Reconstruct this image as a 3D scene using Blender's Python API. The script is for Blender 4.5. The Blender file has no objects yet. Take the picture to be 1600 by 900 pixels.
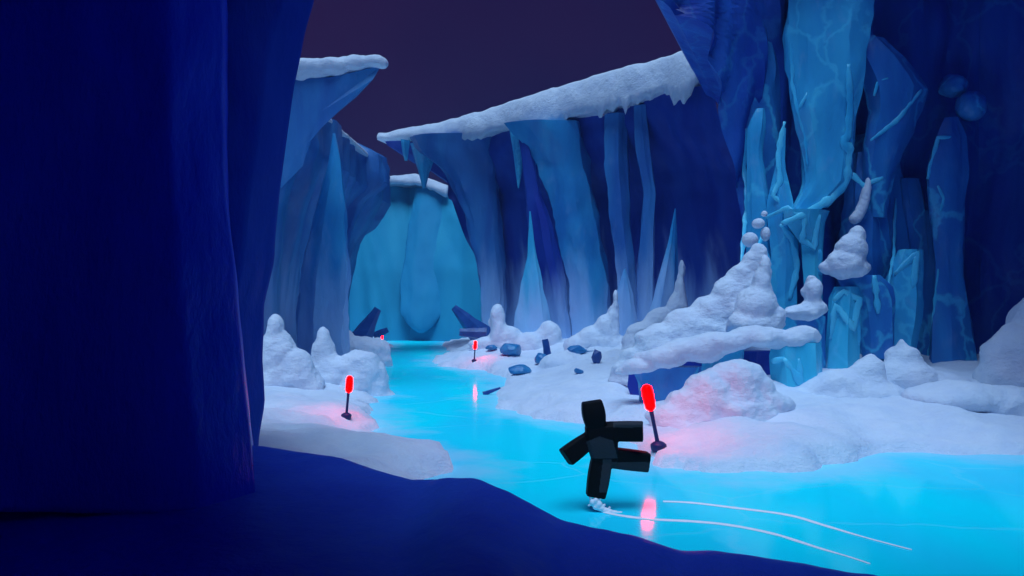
import bpy, math, random
import numpy as np
from mathutils import Vector, noise
from mathutils.bvhtree import BVHTree

S = bpy.context.scene
HAZE = 0.0019
C = S.collection
F, H, HY = 1600 * 28 / 36.0, 3.24, 480.0      # lens in picture widths, eye height, eye level


def P(x, y, Y):
    """point at distance Y (metres) seen at (x, y) of a 1600x900 frame"""
    return Vector(((x - 800) / F * Y, Y, H - (y - HY) * Y / F))


# ------------------------------------------------------------------ materials
def nt(name):
    m = bpy.data.materials.new(name)
    m.use_nodes = True
    t = m.node_tree
    return m, t, t.nodes, t.links, t.nodes['Principled BSDF']


def ice(name, a, b, rough=0.32, scale=0.7, stretch=0.18, bump=0.35, spec=0.4, frost=0.0, rime_mist=0.0, crack=0.0):
    m, t, N, L, bs = nt(name)
    tc = N.new('ShaderNodeTexCoord')
    mp = N.new('ShaderNodeMapping')
    mp.inputs['Scale'].default_value = (scale, scale, scale * stretch)
    L.new(tc.outputs['Object'], mp.inputs['Vector'])
    n1 = N.new('ShaderNodeTexNoise')
    n1.inputs['Scale'].default_value = 1.0
    n1.inputs['Detail'].default_value = 5
    n1.inputs['Distortion'].default_value = 0.6
    L.new(mp.outputs[0], n1.inputs['Vector'])
    r = N.new('ShaderNodeValToRGB')
    r.color_ramp.elements[0].position = 0.36
    r.color_ramp.elements[1].position = 0.64
    r.color_ramp.elements[0].color = (*a, 1)
    r.color_ramp.elements[1].color = (*b, 1)
    L.new(n1.outputs['Fac'], r.inputs['Fac'])
    n2 = N.new('ShaderNodeTexNoise')
    n2.inputs['Scale'].default_value = 2.2
    n2.inputs['Detail'].default_value = 8
    n2.inputs['Roughness'].default_value = 0.6
    mp2 = N.new('ShaderNodeMapping')
    mp2.inputs['Scale'].default_value = (1, 1, 0.45)
    L.new(tc.outputs['Object'], mp2.inputs['Vector'])
    L.new(mp2.outputs[0], n2.inputs['Vector'])
    out = r.outputs[0]
    if frost > 0:
        # rime crystals caught on the rough parts of the ice
        rf = N.new('ShaderNodeValToRGB')
        rf.color_ramp.elements[0].position = 0.56
        rf.color_ramp.elements[1].position = 0.74
        L.new(n2.outputs['Fac'], rf.inputs['Fac'])
        mu = N.new('ShaderNodeMath')
        mu.operation = 'MULTIPLY'
        mu.inputs[1].default_value = frost
        L.new(rf.outputs[0], mu.inputs[0])
        mx = N.new('ShaderNodeMix')
        mx.data_type = 'RGBA'
        L.new(mu.outputs[0], mx.inputs['Factor'])
        L.new(out, mx.inputs[6])
        mx.inputs[7].default_value = (0.45, 0.62, 0.9, 1)
        out = mx.outputs[2]
    if crack > 0:
        # healed fractures: pale clear-ice lines through the blue ice
        mc = N.new('ShaderNodeMapping')
        mc.inputs['Scale'].default_value = (.55, .55, .26)
        nw = N.new('ShaderNodeTexNoise')
        nw.inputs['Scale'].default_value = .9
        nw.inputs['Detail'].default_value = 4
        geo2 = N.new('ShaderNodeNewGeometry')
        L.new(geo2.outputs['Position'], nw.inputs['Vector'])
        vm = N.new('ShaderNodeMix')
        vm.data_type = 'RGBA'
        vm.blend_type = 'ADD'
        vm.inputs['Factor'].default_value = 1.6
        vm.clamp_factor = False
        L.new(geo2.outputs['Position'], vm.inputs[6])
        L.new(nw.outputs['Color'], vm.inputs[7])
        L.new(vm.outputs[2], mc.inputs['Vector'])
        vo = N.new('ShaderNodeTexVoronoi')
        vo.feature = 'DISTANCE_TO_EDGE'
        vo.inputs['Scale'].default_value = 1
        L.new(mc.outputs[0], vo.inputs['Vector'])
        mr3 = N.new('ShaderNodeMapRange')
        mr3.interpolation_type = 'SMOOTHSTEP'
        L.new(vo.outputs['Distance'], mr3.inputs['Value'])
        mr3.inputs['From Min'].default_value = .006
        mr3.inputs['From Max'].default_value = .05
        mr3.inputs['To Min'].default_value = crack
        mr3.inputs['To Max'].default_value = 0
        mm = N.new('ShaderNodeMath')
        mm.operation = 'MULTIPLY'
        L.new(mr3.outputs[0], mm.inputs[0])
        L.new(n1.outputs['Fac'], mm.inputs[1])
        mx3 = N.new('ShaderNodeMix')
        mx3.data_type = 'RGBA'
        L.new(mm.outputs[0], mx3.inputs['Factor'])
        L.new(out, mx3.inputs[6])
        mx3.inputs[7].default_value = (.10, .70, .93, 1)
        out = mx3.outputs[2]
    if rime_mist > 0:
        # rime and base mist painted as paler colour at the ice foot, streaking upwards
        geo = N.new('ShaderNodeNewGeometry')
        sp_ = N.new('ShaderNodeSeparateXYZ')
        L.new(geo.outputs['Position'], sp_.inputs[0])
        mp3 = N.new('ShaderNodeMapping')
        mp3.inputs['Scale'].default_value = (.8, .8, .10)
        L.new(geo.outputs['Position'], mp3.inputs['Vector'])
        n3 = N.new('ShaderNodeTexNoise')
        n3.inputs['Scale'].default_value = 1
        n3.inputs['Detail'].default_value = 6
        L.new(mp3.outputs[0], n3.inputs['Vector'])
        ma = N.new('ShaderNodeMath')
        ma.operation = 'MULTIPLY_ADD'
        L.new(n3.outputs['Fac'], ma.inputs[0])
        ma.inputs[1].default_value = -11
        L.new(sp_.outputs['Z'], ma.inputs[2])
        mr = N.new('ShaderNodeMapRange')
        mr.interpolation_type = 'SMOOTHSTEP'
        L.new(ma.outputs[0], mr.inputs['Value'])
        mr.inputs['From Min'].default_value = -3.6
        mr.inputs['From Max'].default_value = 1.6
        mr.inputs['To Min'].default_value = rime_mist
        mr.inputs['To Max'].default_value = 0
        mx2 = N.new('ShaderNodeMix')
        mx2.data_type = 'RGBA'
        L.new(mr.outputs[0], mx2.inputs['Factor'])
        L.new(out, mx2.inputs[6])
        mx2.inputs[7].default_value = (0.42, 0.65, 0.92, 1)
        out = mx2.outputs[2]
    L.new(out, bs.inputs['Base Color'])
    bp = N.new('ShaderNodeBump')
    bp.inputs['Strength'].default_value = bump
    bp.inputs['Distance'].default_value = 0.15
    L.new(n2.outputs['Fac'], bp.inputs['Height'])
    L.new(bp.outputs[0], bs.inputs['Normal'])
    bs.inputs['Roughness'].default_value = rough
    bs.inputs['Specular IOR Level'].default_value = spec
    return m


def snow_mat(name, col, bump=0.8):
    m, t, N, L, bs = nt(name)
    tc = N.new('ShaderNodeTexCoord')
    n1 = N.new('ShaderNodeTexNoise')
    n1.inputs['Scale'].default_value = 1.6
    n1.inputs['Detail'].default_value = 9
    n1.inputs['Roughness'].default_value = 0.62
    L.new(tc.outputs['Object'], n1.inputs['Vector'])
    r = N.new('ShaderNodeValToRGB')
    r.color_ramp.elements[0].color = (col[0] * .9, col[1] * .92, col[2] * .97, 1)
    r.color_ramp.elements[1].color = (*col, 1)
    r.color_ramp.elements[0].position = .35
    r.color_ramp.elements[1].position = .6
    L.new(n1.outputs['Fac'], r.inputs['Fac'])
    L.new(r.outputs[0], bs.inputs['Base Color'])
    bp = N.new('ShaderNodeBump')
    bp.inputs['Strength'].default_value = bump
    bp.inputs['Distance'].default_value = 0.16
    n5 = N.new('ShaderNodeTexNoise')
    n5.inputs['Scale'].default_value = 7
    n5.inputs['Detail'].default_value = 8
    n5.inputs['Roughness'].default_value = .7
    mpw = N.new('ShaderNodeMapping')
    mpw.inputs['Scale'].default_value = (.6, 1, 1.7)
    L.new(tc.outputs['Object'], mpw.inputs['Vector'])
    L.new(mpw.outputs[0], n5.inputs['Vector'])
    mad = N.new('ShaderNodeMath')
    mad.operation = 'MULTIPLY_ADD'
    L.new(n5.outputs['Fac'], mad.inputs[0])
    mad.inputs[1].default_value = .35
    L.new(n1.outputs['Fac'], mad.inputs[2])
    L.new(mad.outputs[0], bp.inputs['Height'])
    L.new(bp.outputs[0], bs.inputs['Normal'])
    bs.inputs['Roughness'].default_value = 0.75
    bs.inputs['Specular IOR Level'].default_value = 0.25
    return m


def flat_mat(name, col, rough=0.6, spec=0.3, metal=0.0, bump=0.0, bscale=30):
    m, t, N, L, bs = nt(name)
    tc = N.new('ShaderNodeTexCoord')
    n1 = N.new('ShaderNodeTexNoise')
    n1.inputs['Scale'].default_value = bscale
    n1.inputs['Detail'].default_value = 4
    L.new(tc.outputs['Object'], n1.inputs['Vector'])
    r = N.new('ShaderNodeValToRGB')
    r.color_ramp.elements[0].color = (*[c * (.75 if c < .5 else .93) for c in col], 1)
    r.color_ramp.elements[1].color = (*col, 1)
    L.new(n1.outputs['Fac'], r.inputs['Fac'])
    L.new(r.outputs[0], bs.inputs['Base Color'])
    if bump:
        bp = N.new('ShaderNodeBump')
        bp.inputs['Strength'].default_value = bump
        bp.inputs['Distance'].default_value = 0.02
        L.new(n1.outputs['Fac'], bp.inputs['Height'])
        L.new(bp.outputs[0], bs.inputs['Normal'])
    bs.inputs['Roughness'].default_value = rough
    bs.inputs['Specular IOR Level'].default_value = spec
    bs.inputs['Metallic'].default_value = metal
    return m


SNOW = snow_mat('snow', (0.78, 0.87, 0.95))
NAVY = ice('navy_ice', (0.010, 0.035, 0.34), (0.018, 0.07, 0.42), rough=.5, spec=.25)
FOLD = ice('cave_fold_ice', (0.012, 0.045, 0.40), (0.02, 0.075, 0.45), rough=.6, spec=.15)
BLUE = ice('blue_ice', (0.025, 0.18, 0.54), (0.04, 0.32, 0.68), rough=.3, frost=.15, crack=1.2)
MID = ice('mid_blue_ice', (0.04, 0.42, 0.74), (0.07, 0.60, 0.86), rough=.25, frost=.2, crack=1.4)
TEAL = ice('teal_ice', (0.04, 0.55, 0.80), (0.10, 0.72, 0.9), rough=.25, frost=.25, crack=1.2)
NAVYC = ice('navy_ice_veined', (0.012, 0.055, 0.40), (0.022, 0.13, 0.52), rough=.4, spec=.3, crack=.22)
NAVYR = ice('navy_ice_rime_mist', (0.010, 0.035, 0.32), (0.018, 0.07, 0.40), rough=.5, spec=.25, rime_mist=.85)
BLUER = ice('blue_ice_rime_mist', (0.025, 0.15, 0.46), (0.04, 0.25, 0.56), rough=.45, frost=.1, rime_mist=.85)
MIDR = ice('mid_blue_ice_rime_mist', (0.02, 0.24, 0.58), (0.04, 0.40, 0.70), frost=.15, rime_mist=.9)
TEALR = ice('teal_ice_rime_mist', (0.04, 0.48, 0.74), (0.08, 0.64, 0.84), frost=.2, rime_mist=.9)
FAR = ice('far_teal_ice', (0.02, 0.34, 0.54), (0.03, 0.40, 0.58), scale=.25, rough=.6, spec=.1, bump=.12)
FARD = ice('far_teal_curtain_ice', (0.02, 0.30, 0.52), (0.025, 0.35, 0.56), scale=.25, rough=.6, spec=.1, bump=.12)
VEIN = ice('clear_ice_seam', (0.05, 0.56, 0.86), (0.14, 0.76, 0.95), scale=2, rough=.3)
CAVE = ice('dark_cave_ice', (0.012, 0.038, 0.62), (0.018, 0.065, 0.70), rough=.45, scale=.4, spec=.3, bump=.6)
BANK_SHADE = ice('shade_toned_bank_ice', (0.017, 0.068, 0.56), (0.028, 0.11, 0.64), rough=.5, scale=.5, stretch=1, spec=.25, bump=.5)  # shade of the near snow bank put into a dark blue base colour
ROCK = ice('boulder_ice', (0.02, 0.17, 0.42), (0.04, 0.28, 0.52), scale=2, stretch=1)
DARKROCK = ice('dark_slab_ice', (0.012, 0.06, 0.25), (0.02, 0.10, 0.33), scale=2, stretch=1)
POLE = flat_mat('dark_post_paint', (0.02, 0.025, 0.13), rough=.45)
BLACK = flat_mat('black_cloth', (0.004, 0.004, 0.005), rough=.7, spec=.15, bump=.3)
GREY = flat_mat('charcoal_cloth_shading', (0.040, 0.043, 0.050), rough=.7, spec=.15, bump=.3)
TRACK = flat_mat('scraped_ice', (0.98, 0.985, 0.99), rough=.6)


def lamp_mat():
    m, t, N, L, bs = nt('red_lamp_glass')
    bs.inputs['Base Color'].default_value = (0.6, 0.0, 0.0, 1)
    bs.inputs['Emission Color'].default_value = (1, 0.0, 0.0, 1)
    bs.inputs['Specular IOR Level'].default_value = .02
    bs.inputs['Emission Strength'].default_value = 50
    bs.inputs['Roughness'].default_value = .3
    return m


LAMP = lamp_mat()


def river_mat():
    m, t, N, L, bs = nt('frozen_river_ice')
    N.remove(bs)
    out = N['Material Output']
    tc = N.new('ShaderNodeTexCoord')
    mp = N.new('ShaderNodeMapping')
    mp.inputs['Scale'].default_value = (0.35, 0.10, 1)
    L.new(tc.outputs['Object'], mp.inputs['Vector'])
    n1 = N.new('ShaderNodeTexNoise')
    n1.inputs['Scale'].default_value = 1
    n1.inputs['Detail'].default_value = 4
    L.new(mp.outputs[0], n1.inputs['Vector'])
    r = N.new('ShaderNodeValToRGB')
    r.color_ramp.elements[0].position = .38
    r.color_ramp.elements[1].position = .66
    r.color_ramp.elements[0].color = (0.0, 0.95, 1.0, 1)
    r.color_ramp.elements[1].color = (0.015, 0.78, 0.97, 1)
    L.new(n1.outputs['Fac'], r.inputs['Fac'])
    n2 = N.new('ShaderNodeTexNoise')
    n2.inputs['Scale'].default_value = 2.0
    n2.inputs['Detail'].default_value = 6
    L.new(tc.outputs['Object'], n2.inputs['Vector'])
    bp = N.new('ShaderNodeBump')
    bp.inputs['Strength'].default_value = .08
    bp.inputs['Distance'].default_value = .03
    L.new(n2.outputs['Fac'], bp.inputs['Height'])
    # snow dust blown onto the ice beside the banks, and hairline scratches
    at = N.new('ShaderNodeAttribute')
    at.attribute_name = 'shore'
    n4 = N.new('ShaderNodeTexNoise')
    n4.inputs['Scale'].default_value = .55
    n4.inputs['Detail'].default_value = 7
    n4.inputs['Roughness'].default_value = .6
    L.new(tc.outputs['Object'], n4.inputs['Vector'])
    ma = N.new('ShaderNodeMath')
    ma.operation = 'MULTIPLY_ADD'
    L.new(n4.outputs['Fac'], ma.inputs[0])
    ma.inputs[1].default_value = -3.6
    L.new(at.outputs['Fac'], ma.inputs[2])
    mr = N.new('ShaderNodeMapRange')
    mr.interpolation_type = 'SMOOTHSTEP'
    L.new(ma.outputs[0], mr.inputs['Value'])
    mr.inputs['From Min'].default_value = -2.1
    mr.inputs['From Max'].default_value = -.4
    mr.inputs['To Min'].default_value = .5
    mr.inputs['To Max'].default_value = 0
    mxd = N.new('ShaderNodeMix')
    mxd.data_type = 'RGBA'
    L.new(mr.outputs[0], mxd.inputs['Factor'])
    L.new(r.outputs[0], mxd.inputs[6])
    mxd.inputs[7].default_value = (.5, .78, .95, 1)
    vo = N.new('ShaderNodeTexVoronoi')
    vo.feature = 'DISTANCE_TO_EDGE'
    vo.inputs['Scale'].default_value = .22
    wv = N.new('ShaderNodeMix')
    wv.data_type = 'RGBA'
    wv.blend_type = 'ADD'
    wv.inputs['Factor'].default_value = 1
    L.new(tc.outputs['Object'], wv.inputs[6])
    L.new(n4.outputs['Color'], wv.inputs[7])
    L.new(wv.outputs[2], vo.inputs['Vector'])
    mrc = N.new('ShaderNodeMapRange')
    L.new(vo.outputs['Distance'], mrc.inputs['Value'])
    mrc.inputs['From Min'].default_value = .002
    mrc.inputs['From Max'].default_value = .012
    mrc.inputs['To Min'].default_value = .10
    mrc.inputs['To Max'].default_value = 0
    mxc = N.new('ShaderNodeMix')
    mxc.data_type = 'RGBA'
    L.new(mrc.outputs[0], mxc.inputs['Factor'])
    L.new(mxd.outputs[2], mxc.inputs[6])
    mxc.inputs[7].default_value = (.45, .85, .97, 1)
    d = N.new('ShaderNodeBsdfDiffuse')
    L.new(mxc.outputs[2], d.inputs['Color'])
    g = N.new('ShaderNodeBsdfGlossy')
    g.inputs['Roughness'].default_value = .09
    g.inputs['Color'].default_value = (1, 1, 1, 1)
    L.new(bp.outputs[0], g.inputs['Normal'])
    mx = N.new('ShaderNodeMixShader')
    mx.inputs[0].default_value = .11
    L.new(d.outputs[0], mx.inputs[1])
    L.new(g.outputs[0], mx.inputs[2])
    L.new(mx.outputs[0], out.inputs['Surface'])
    return m


RIVER = river_mat()


# ------------------------------------------------------------------ object helpers
def tag(o, label=None, cat=None, group=None, kind='thing'):
    for k, v in (('label', label), ('category', cat), ('group', group), ('kind', kind)):
        if v:
            o[k] = v
    return o


def empty(name, loc):
    o = bpy.data.objects.new(name, None)
    o.empty_display_size = .2
    C.objects.link(o)
    o.location = loc
    return o


def obj(name, vf, mat, parent=None, smooth=True, sharp=None):
    """one mesh object; world-space geometry, its origin at its own base (or at its parent)"""
    v, f = vf
    v = [Vector(p) for p in v]
    if parent is not None:
        org = Vector(parent.get('_org', parent.location))
    else:
        lo = Vector((min(p.x for p in v), min(p.y for p in v), min(p.z for p in v)))
        hi = Vector((max(p.x for p in v), max(p.y for p in v), max(p.z for p in v)))
        org = Vector(((lo.x + hi.x) / 2, (lo.y + hi.y) / 2, lo.z))
    me = bpy.data.meshes.new(name)
    me.from_pydata([tuple(p - org) for p in v], [], f)
    me.validate()
    me.update()
    mats = mat if isinstance(mat, (list, tuple)) else [mat]
    for m in mats:
        me.materials.append(m)
    me.polygons.foreach_set('use_smooth', [smooth] * len(me.polygons))
    if smooth and sharp:
        me.set_sharp_from_angle(angle=math.radians(sharp))
    o = bpy.data.objects.new(name, me)
    C.objects.link(o)
    if parent is not None:
        o.parent = parent
    else:
        o.location = org
    return o


def lerp_levels(levels, n):
    """levels: (key, a, b...) sorted; n samples, linear"""
    ks = [l[0] for l in levels]
    out = []
    for i in range(n + 1):
        k = ks[0] + (ks[-1] - ks[0]) * i / n
        out.append([k] + [float(np.interp(k, ks, [l[j] for l in levels])) for j in range(1, len(levels[0]))])
    return out


def pillar(levels, Y, depth=.8, n=7, seed=0, jit=.22, step=.35, amp=.10, lean=0.0, sub=4):
    """upright ice column: levels (y, xl, xr) in picture units at distance Y give its width at each height"""
    rnd = random.Random(seed)
    z0 = P(0, levels[0][0], Y).z
    z1 = P(0, levels[-1][0], Y).z
    nr = max(6, int(abs(z0 - z1) / step))
    rows = lerp_levels(levels, nr)
    ang = sorted(((i + rnd.uniform(-.28, .28)) / n) * 2 * math.pi for i in range(n))
    rad = [1 + rnd.uniform(-jit, jit * .5) for _ in range(n)]
    corner = [(math.cos(a) * r, math.sin(a) * r) for a, r in zip(ang, rad)]
    mx = max(abs(c[0]) for c in corner)
    ring = []
    for i in range(n):
        a, b = corner[i], corner[(i + 1) % n]
        for s in range(sub):
            t = s / sub
            ring.append(((a[0] + (b[0] - a[0]) * t) / mx, a[1] + (b[1] - a[1]) * t))
    m = len(ring)
    V, Fc = [], []
    off = Vector((seed * 3.7, seed * 1.3, 0))
    for k, (y, xl, xr) in enumerate(rows):
        tt = k / nr
        Yk = Y + lean * (1 - tt)
        c = P((xl + xr) / 2, y, Y)
        c.y = Yk
        rx = max((xr - xl) / 2 * Y / F, .01)
        ry = rx * depth
        tw = .25 * noise.noise(Vector((c.z * .3, seed * 5.1, 0)))
        for (u, w) in ring:
            uu = u * math.cos(tw) - w * math.sin(tw) * .6
            ww = w * math.cos(tw) + u * math.sin(tw) * .6
            d = 1 + amp * 2 * noise.noise(Vector((u * 1.6, w * 1.6, c.z * .55)) + off) + amp * .8 * noise.noise(Vector((u * 4, w * 4, c.z * 1.9)) + off)
            V.append(Vector((c.x + rx * uu * d, c.y + ry * ww * d, c.z)))
    for k in range(nr):
        for i in range(m):
            a, b = k * m + i, k * m + (i + 1) % m
            Fc.append((a, b, b + m, a + m))
    for k, rev in ((0, False), (nr, True)):
        cen = sum((V[k * m + i] for i in range(m)), Vector()) / m
        V.append(cen)
        ci = len(V) - 1
        for i in range(m):
            a, b = k * m + i, k * m + (i + 1) % m
            Fc.append((a, ci, b) if not rev else (b, ci, a))
    return V, Fc


def prism(p0, p1, r0, r1, n=5, seed=0, flat=.6, segs=6, amp=.08, up=Vector((0, 1, 0))):
    """tapered irregular slab between two points"""
    rnd = random.Random(seed)
    ax = (p1 - p0).normalized()
    w = up.cross(ax).normalized()
    d = ax.cross(w).normalized()
    ang = [((i + rnd.uniform(-.25, .25)) / n) * 2 * math.pi for i in range(n)]
    rr = [1 + rnd.uniform(-.2, .15) for _ in range(n)]
    V, Fc = [], []
    for k in range(segs + 1):
        t = k / segs
        r = r0 + (r1 - r0) * t
        c = p0.lerp(p1, t)
        for i in range(n):
            q = rr[i] * r * (1 + amp * noise.noise(Vector((i * 3.1, t * 3, seed * 2.3))) * 2)
            V.append(c + w * math.cos(ang[i]) * q + d * math.sin(ang[i]) * q * flat)
    for k in range(segs):
        for i in range(n):
            a, b = k * n + i, k * n + (i + 1) % n
            Fc.append((a, b, b + n, a + n))
    Fc.append(tuple(reversed(range(n))))
    Fc.append(tuple(range(segs * n, segs * n + n)))
    return V, Fc


def tube(pts, rads, n=8, flat=1.0):
    V, Fc = [], []
    N_ = len(pts)
    for k in range(N_):
        a = pts[max(0, k - 1)]
        b = pts[min(N_ - 1, k + 1)]
        ax = (b - a).normalized() if (b - a).length > 1e-6 else Vector((0, 0, 1))
        ref = Vector((0, 1, 0)) if abs(ax.y) < .9 else Vector((1, 0, 0))
        w = ref.cross(ax).normalized()
        d = ax.cross(w)
        for i in range(n):
            t = 2 * math.pi * i / n
            V.append(pts[k] + (w * math.cos(t) * (flat if abs(w.y) > .7 else 1) + d * math.sin(t) * (flat if abs(d.y) > .7 else 1)) * rads[k])
    for k in range(N_ - 1):
        for i in range(n):
            a, b = k * n + i, k * n + (i + 1) % n
            Fc.append((a, b, b + n, a + n))
    Fc.append(tuple(reversed(range(n))))
    Fc.append(tuple(range((N_ - 1) * n, N_ * n)))
    return V, Fc


def lathe(prof, c, n=20, axis=Vector((0, 0, 1)), wob=0.0, seed=0):
    """prof: (radius, height along axis) from bottom to top around c"""
    ax = axis.normalized()
    ref = Vector((0, 1, 0))
    w = ref.cross(ax).normalized()
    d = ax.cross(w)
    V, Fc = [], []
    for k, (r, h) in enumerate(prof):
        for i in range(n):
            t = 2 * math.pi * i / n
            q = r * (1 + wob * noise.noise(Vector((math.cos(t) * 1.5, math.sin(t) * 1.5, h * 3 + seed))))
            V.append(c + ax * h + (w * math.cos(t) + d * math.sin(t)) * q)
    for k in range(len(prof) - 1):
        for i in range(n):
            a, b = k * n + i, k * n + (i + 1) % n
            Fc.append((a, b, b + n, a + n))
    Fc.append(tuple(reversed(range(n))))
    Fc.append(tuple(range((len(prof) - 1) * n, len(prof) * n)))
    return V, Fc


def sheet(rows, nu, nv, back, disp):
    """rock face through rows of points (top row first), pushed about by disp(p), closed by a back face offset by the vector back"""
    R = [np.array([tuple(p) for p in r]) for r in rows]
    k = len(R)
    # parameter along each row by index
    def row_at(r, u):
        x = u * (len(r) - 1)
        return np.array([np.interp(x, range(len(r)), r[:, j]) for j in range(3)])
    heights = [float(np.mean(r[:, 2])) for r in R]
    tk = [(heights[0] - h) / (heights[0] - heights[-1]) for h in heights]
    G = []
    for j in range(nv + 1):
        t = j / nv
        line = []
        for i in range(nu + 1):
            u = i / nu
            pts = [row_at(r, u) for r in R]
            line.append(Vector([float(np.interp(t, tk, [p[a] for p in pts])) for a in range(3)]))
        G.append(line)
    V = []
    nb = -Vector(back).normalized()
    for j in range(nv + 1):
        for i in range(nu + 1):
            p = G[j][i]
            du = G[j][min(i + 1, nu)] - G[j][max(i - 1, 0)]
            dv = G[min(j + 1, nv)][i] - G[max(j - 1, 0)][i]
            nrm = du.cross(dv)
            nrm = nrm.normalized() if nrm.length > 1e-9 else nb
            if nrm.dot(nb) < 0:
                nrm = -nrm
            V.append(p + nrm * disp(p))
    m = nu + 1
    cnt = len(V)
    V += [v + Vector(back) for v in V[:cnt]]
    Fc = []
    for j in range(nv):
        for i in range(nu):
            a = j * m + i
            Fc.append((a, a + m, a + m + 1, a + 1))
            b = cnt + a
            Fc.append((b, b + 1, b + m + 1, b + m))
    for i in range(nu):
        a = i
        Fc.append((a, a + 1, cnt + a + 1, cnt + a))
        a = nv * m + i
        Fc.append((a + 1, a, cnt + a, cnt + a + 1))
    for j in range(nv):
        a = j * m
        Fc.append((a + m, a, cnt + a, cnt + a + m))
        a = j * m + nu
        Fc.append((a, a + m, cnt + a + m, cnt + a))
    return V, Fc


def ico():
    import bmesh
    bm = bmesh.new()
    bmesh.ops.create_icosphere(bm, subdivisions=3, radius=1)
    v = [x.co.copy() for x in bm.verts]
    f = [tuple(x.index for x in q.verts) for q in bm.faces]
    bm.free()
    return v, f


ICO = ico()


def remesh(V, Fc, voxel, smooth=4, name='tmp'):
    me = bpy.data.meshes.new(name)
    me.from_pydata([tuple(p) for p in V], [], Fc)
    me.update()
    o = bpy.data.objects.new(name, me)
    C.objects.link(o)
    r = o.modifiers.new('r', 'REMESH')
    r.mode = 'VOXEL'
    r.voxel_size = voxel
    if smooth:
        s = o.modifiers.new('s', 'SMOOTH')
        s.iterations = smooth
        s.factor = .5
    dg = bpy.context.evaluated_depsgraph_get()
    ev = o.evaluated_get(dg)
    e = ev.to_mesh()
    v = [x.co.copy() for x in e.vertices]
    f = [tuple(q.vertices) for q in e.polygons]
    nn = [x.normal.copy() for x in e.vertices]
    ev.to_mesh_clear()
    bpy.data.objects.remove(o)
    bpy.data.meshes.remove(me)
    return v, f, nn


GROUND = [None]


def heap(bl, Y=None, seed=0, voxel=None, amp=.12, sm=16, dep=1.0, base=0.0, rag=1.0):
    """a heap of snow: lumps (x, y, rx, ry[, Y]) in picture units, roughened with smaller lumps and grown together into one skin;
    base > 0 lets every lump spread down to the ground like a slumped pile"""
    rnd = random.Random(seed * 13 + 5)
    V, Fc = [], []
    big = 0
    E = []
    for q in bl:
        x, y, rx, ry = q[:4]
        yy = q[4] if len(q) > 4 else Y
        c = P(x, y, yy)
        s = yy / F
        a, b_, h = rx * s, (rx + ry) / 2 * s * dep, ry * s
        big = max(big, a)
        E.append((c, a, b_, h))
        for _ in range(int(7 * rag)):
            t = rnd.uniform(0, 2 * math.pi)
            w = rnd.uniform(-.75, .75)
            k = rnd.uniform(.3, .55)
            e = rnd.uniform(.42, .68)
            r0 = math.sqrt(1 - w * w)
            E.append((c + Vector((math.cos(t) * r0 * a * e, math.sin(t) * r0 * b_ * e, w * h * e)), a * k * rnd.uniform(.8, 1.4), b_ * k, h * k * rnd.uniform(.7, 1.1)))
        if base > 0 and GROUND[0] is not None:
            gz = GROUND[0](c.x, c.y)
            z = c.z - h * .5
            k = 1.0
            while z > gz - .1:
                k = min(k + .13 * base, 1.7)
                E.append((Vector((c.x + rnd.uniform(-.2, .2) * a, c.y + rnd.uniform(-.1, .2) * b_, z)), a * k * rnd.uniform(.9, 1.1), b_ * k, h * .8))
                z -= max(h * .55, .12)
    for (c, a, b_, h) in E:
        b = len(V)
        for v in ICO[0]:
            V.append(Vector((c.x + v.x * a, c.y + v.y * b_, c.z + v.z * h)))
        Fc += [tuple(k + b for k in f) for f in ICO[1]]
    if voxel is None:
        voxel = max(.03, min(.09, big / 16))
    v, f, nn = remesh(V, Fc, voxel, sm)
    o = Vector((seed * 7.1, seed * 2.7, seed))
    out = []
    for p, q in zip(v, nn):
        d = amp * noise.noise(p * 1.3 + o) + amp * .5 * noise.noise(p * 2.7 + o) + amp * .22 * noise.noise(p * 8 + o)
        out.append(p + q * d)
    return out, f


# ------------------------------------------------------------------ the ground: frozen river between snow banks
right_shore = [(40, 17.6), (11, 17.2), (8.5, 17.7), (6.35, 15.9), (5.3, 15.4), (4.36, 15.5), (2.98, 16.1), (2.6, 18.5), (2.75, 21.0), (1.8, 22.4), (.74, 23), (-.41, 25.5),
               (-.7, 28.8), (-.3, 33), (-.5, 37), (-1.6, 40.5), (-4.2, 44), (-4.9, 49), (-4.4, 56), (-5.9, 67), (-5.9, 78)]
left_shore = [(-12.5, 78), (-10, 67), (-8.8, 50.4), (-7.2, 39), (-5.9, 32), (-4.7, 27), (-3.7, 22), (-3.0, 18.7), (-1.5, 17.2), (-1.0, 15.8), (-1.6, 14.4), (-2.4, 11), (-2.6, 2), (40, 2)]
RP = np.array(right_shore + left_shore, float)


def sdf(X, Y):
    """distance to the river outline, positive on land"""
    d = np.full(X.shape, 1e9)
    ins = np.zeros(X.shape, bool)
    n = len(RP)
    for i in range(n):
        a, b = RP[i], RP[(i + 1) % n]
        ex, ey = b - a
        wx, wy = X - a[0], Y - a[1]
        t = np.clip((wx * ex + wy * ey) / (ex * ex + ey * ey), 0, 1)
        d = np.minimum(d, np.hypot(wx - ex * t, wy - ey * t))
        cond = ((a[1] <= Y) & (b[1] > Y)) | ((b[1] <= Y) & (a[1] > Y))
        xi = a[0] + (Y - a[1]) / (ey if abs(ey) > 1e-9 else 1e-9) * ex
        ins ^= cond & (X < xi)
    return np.where(ins, -d, d)


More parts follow.
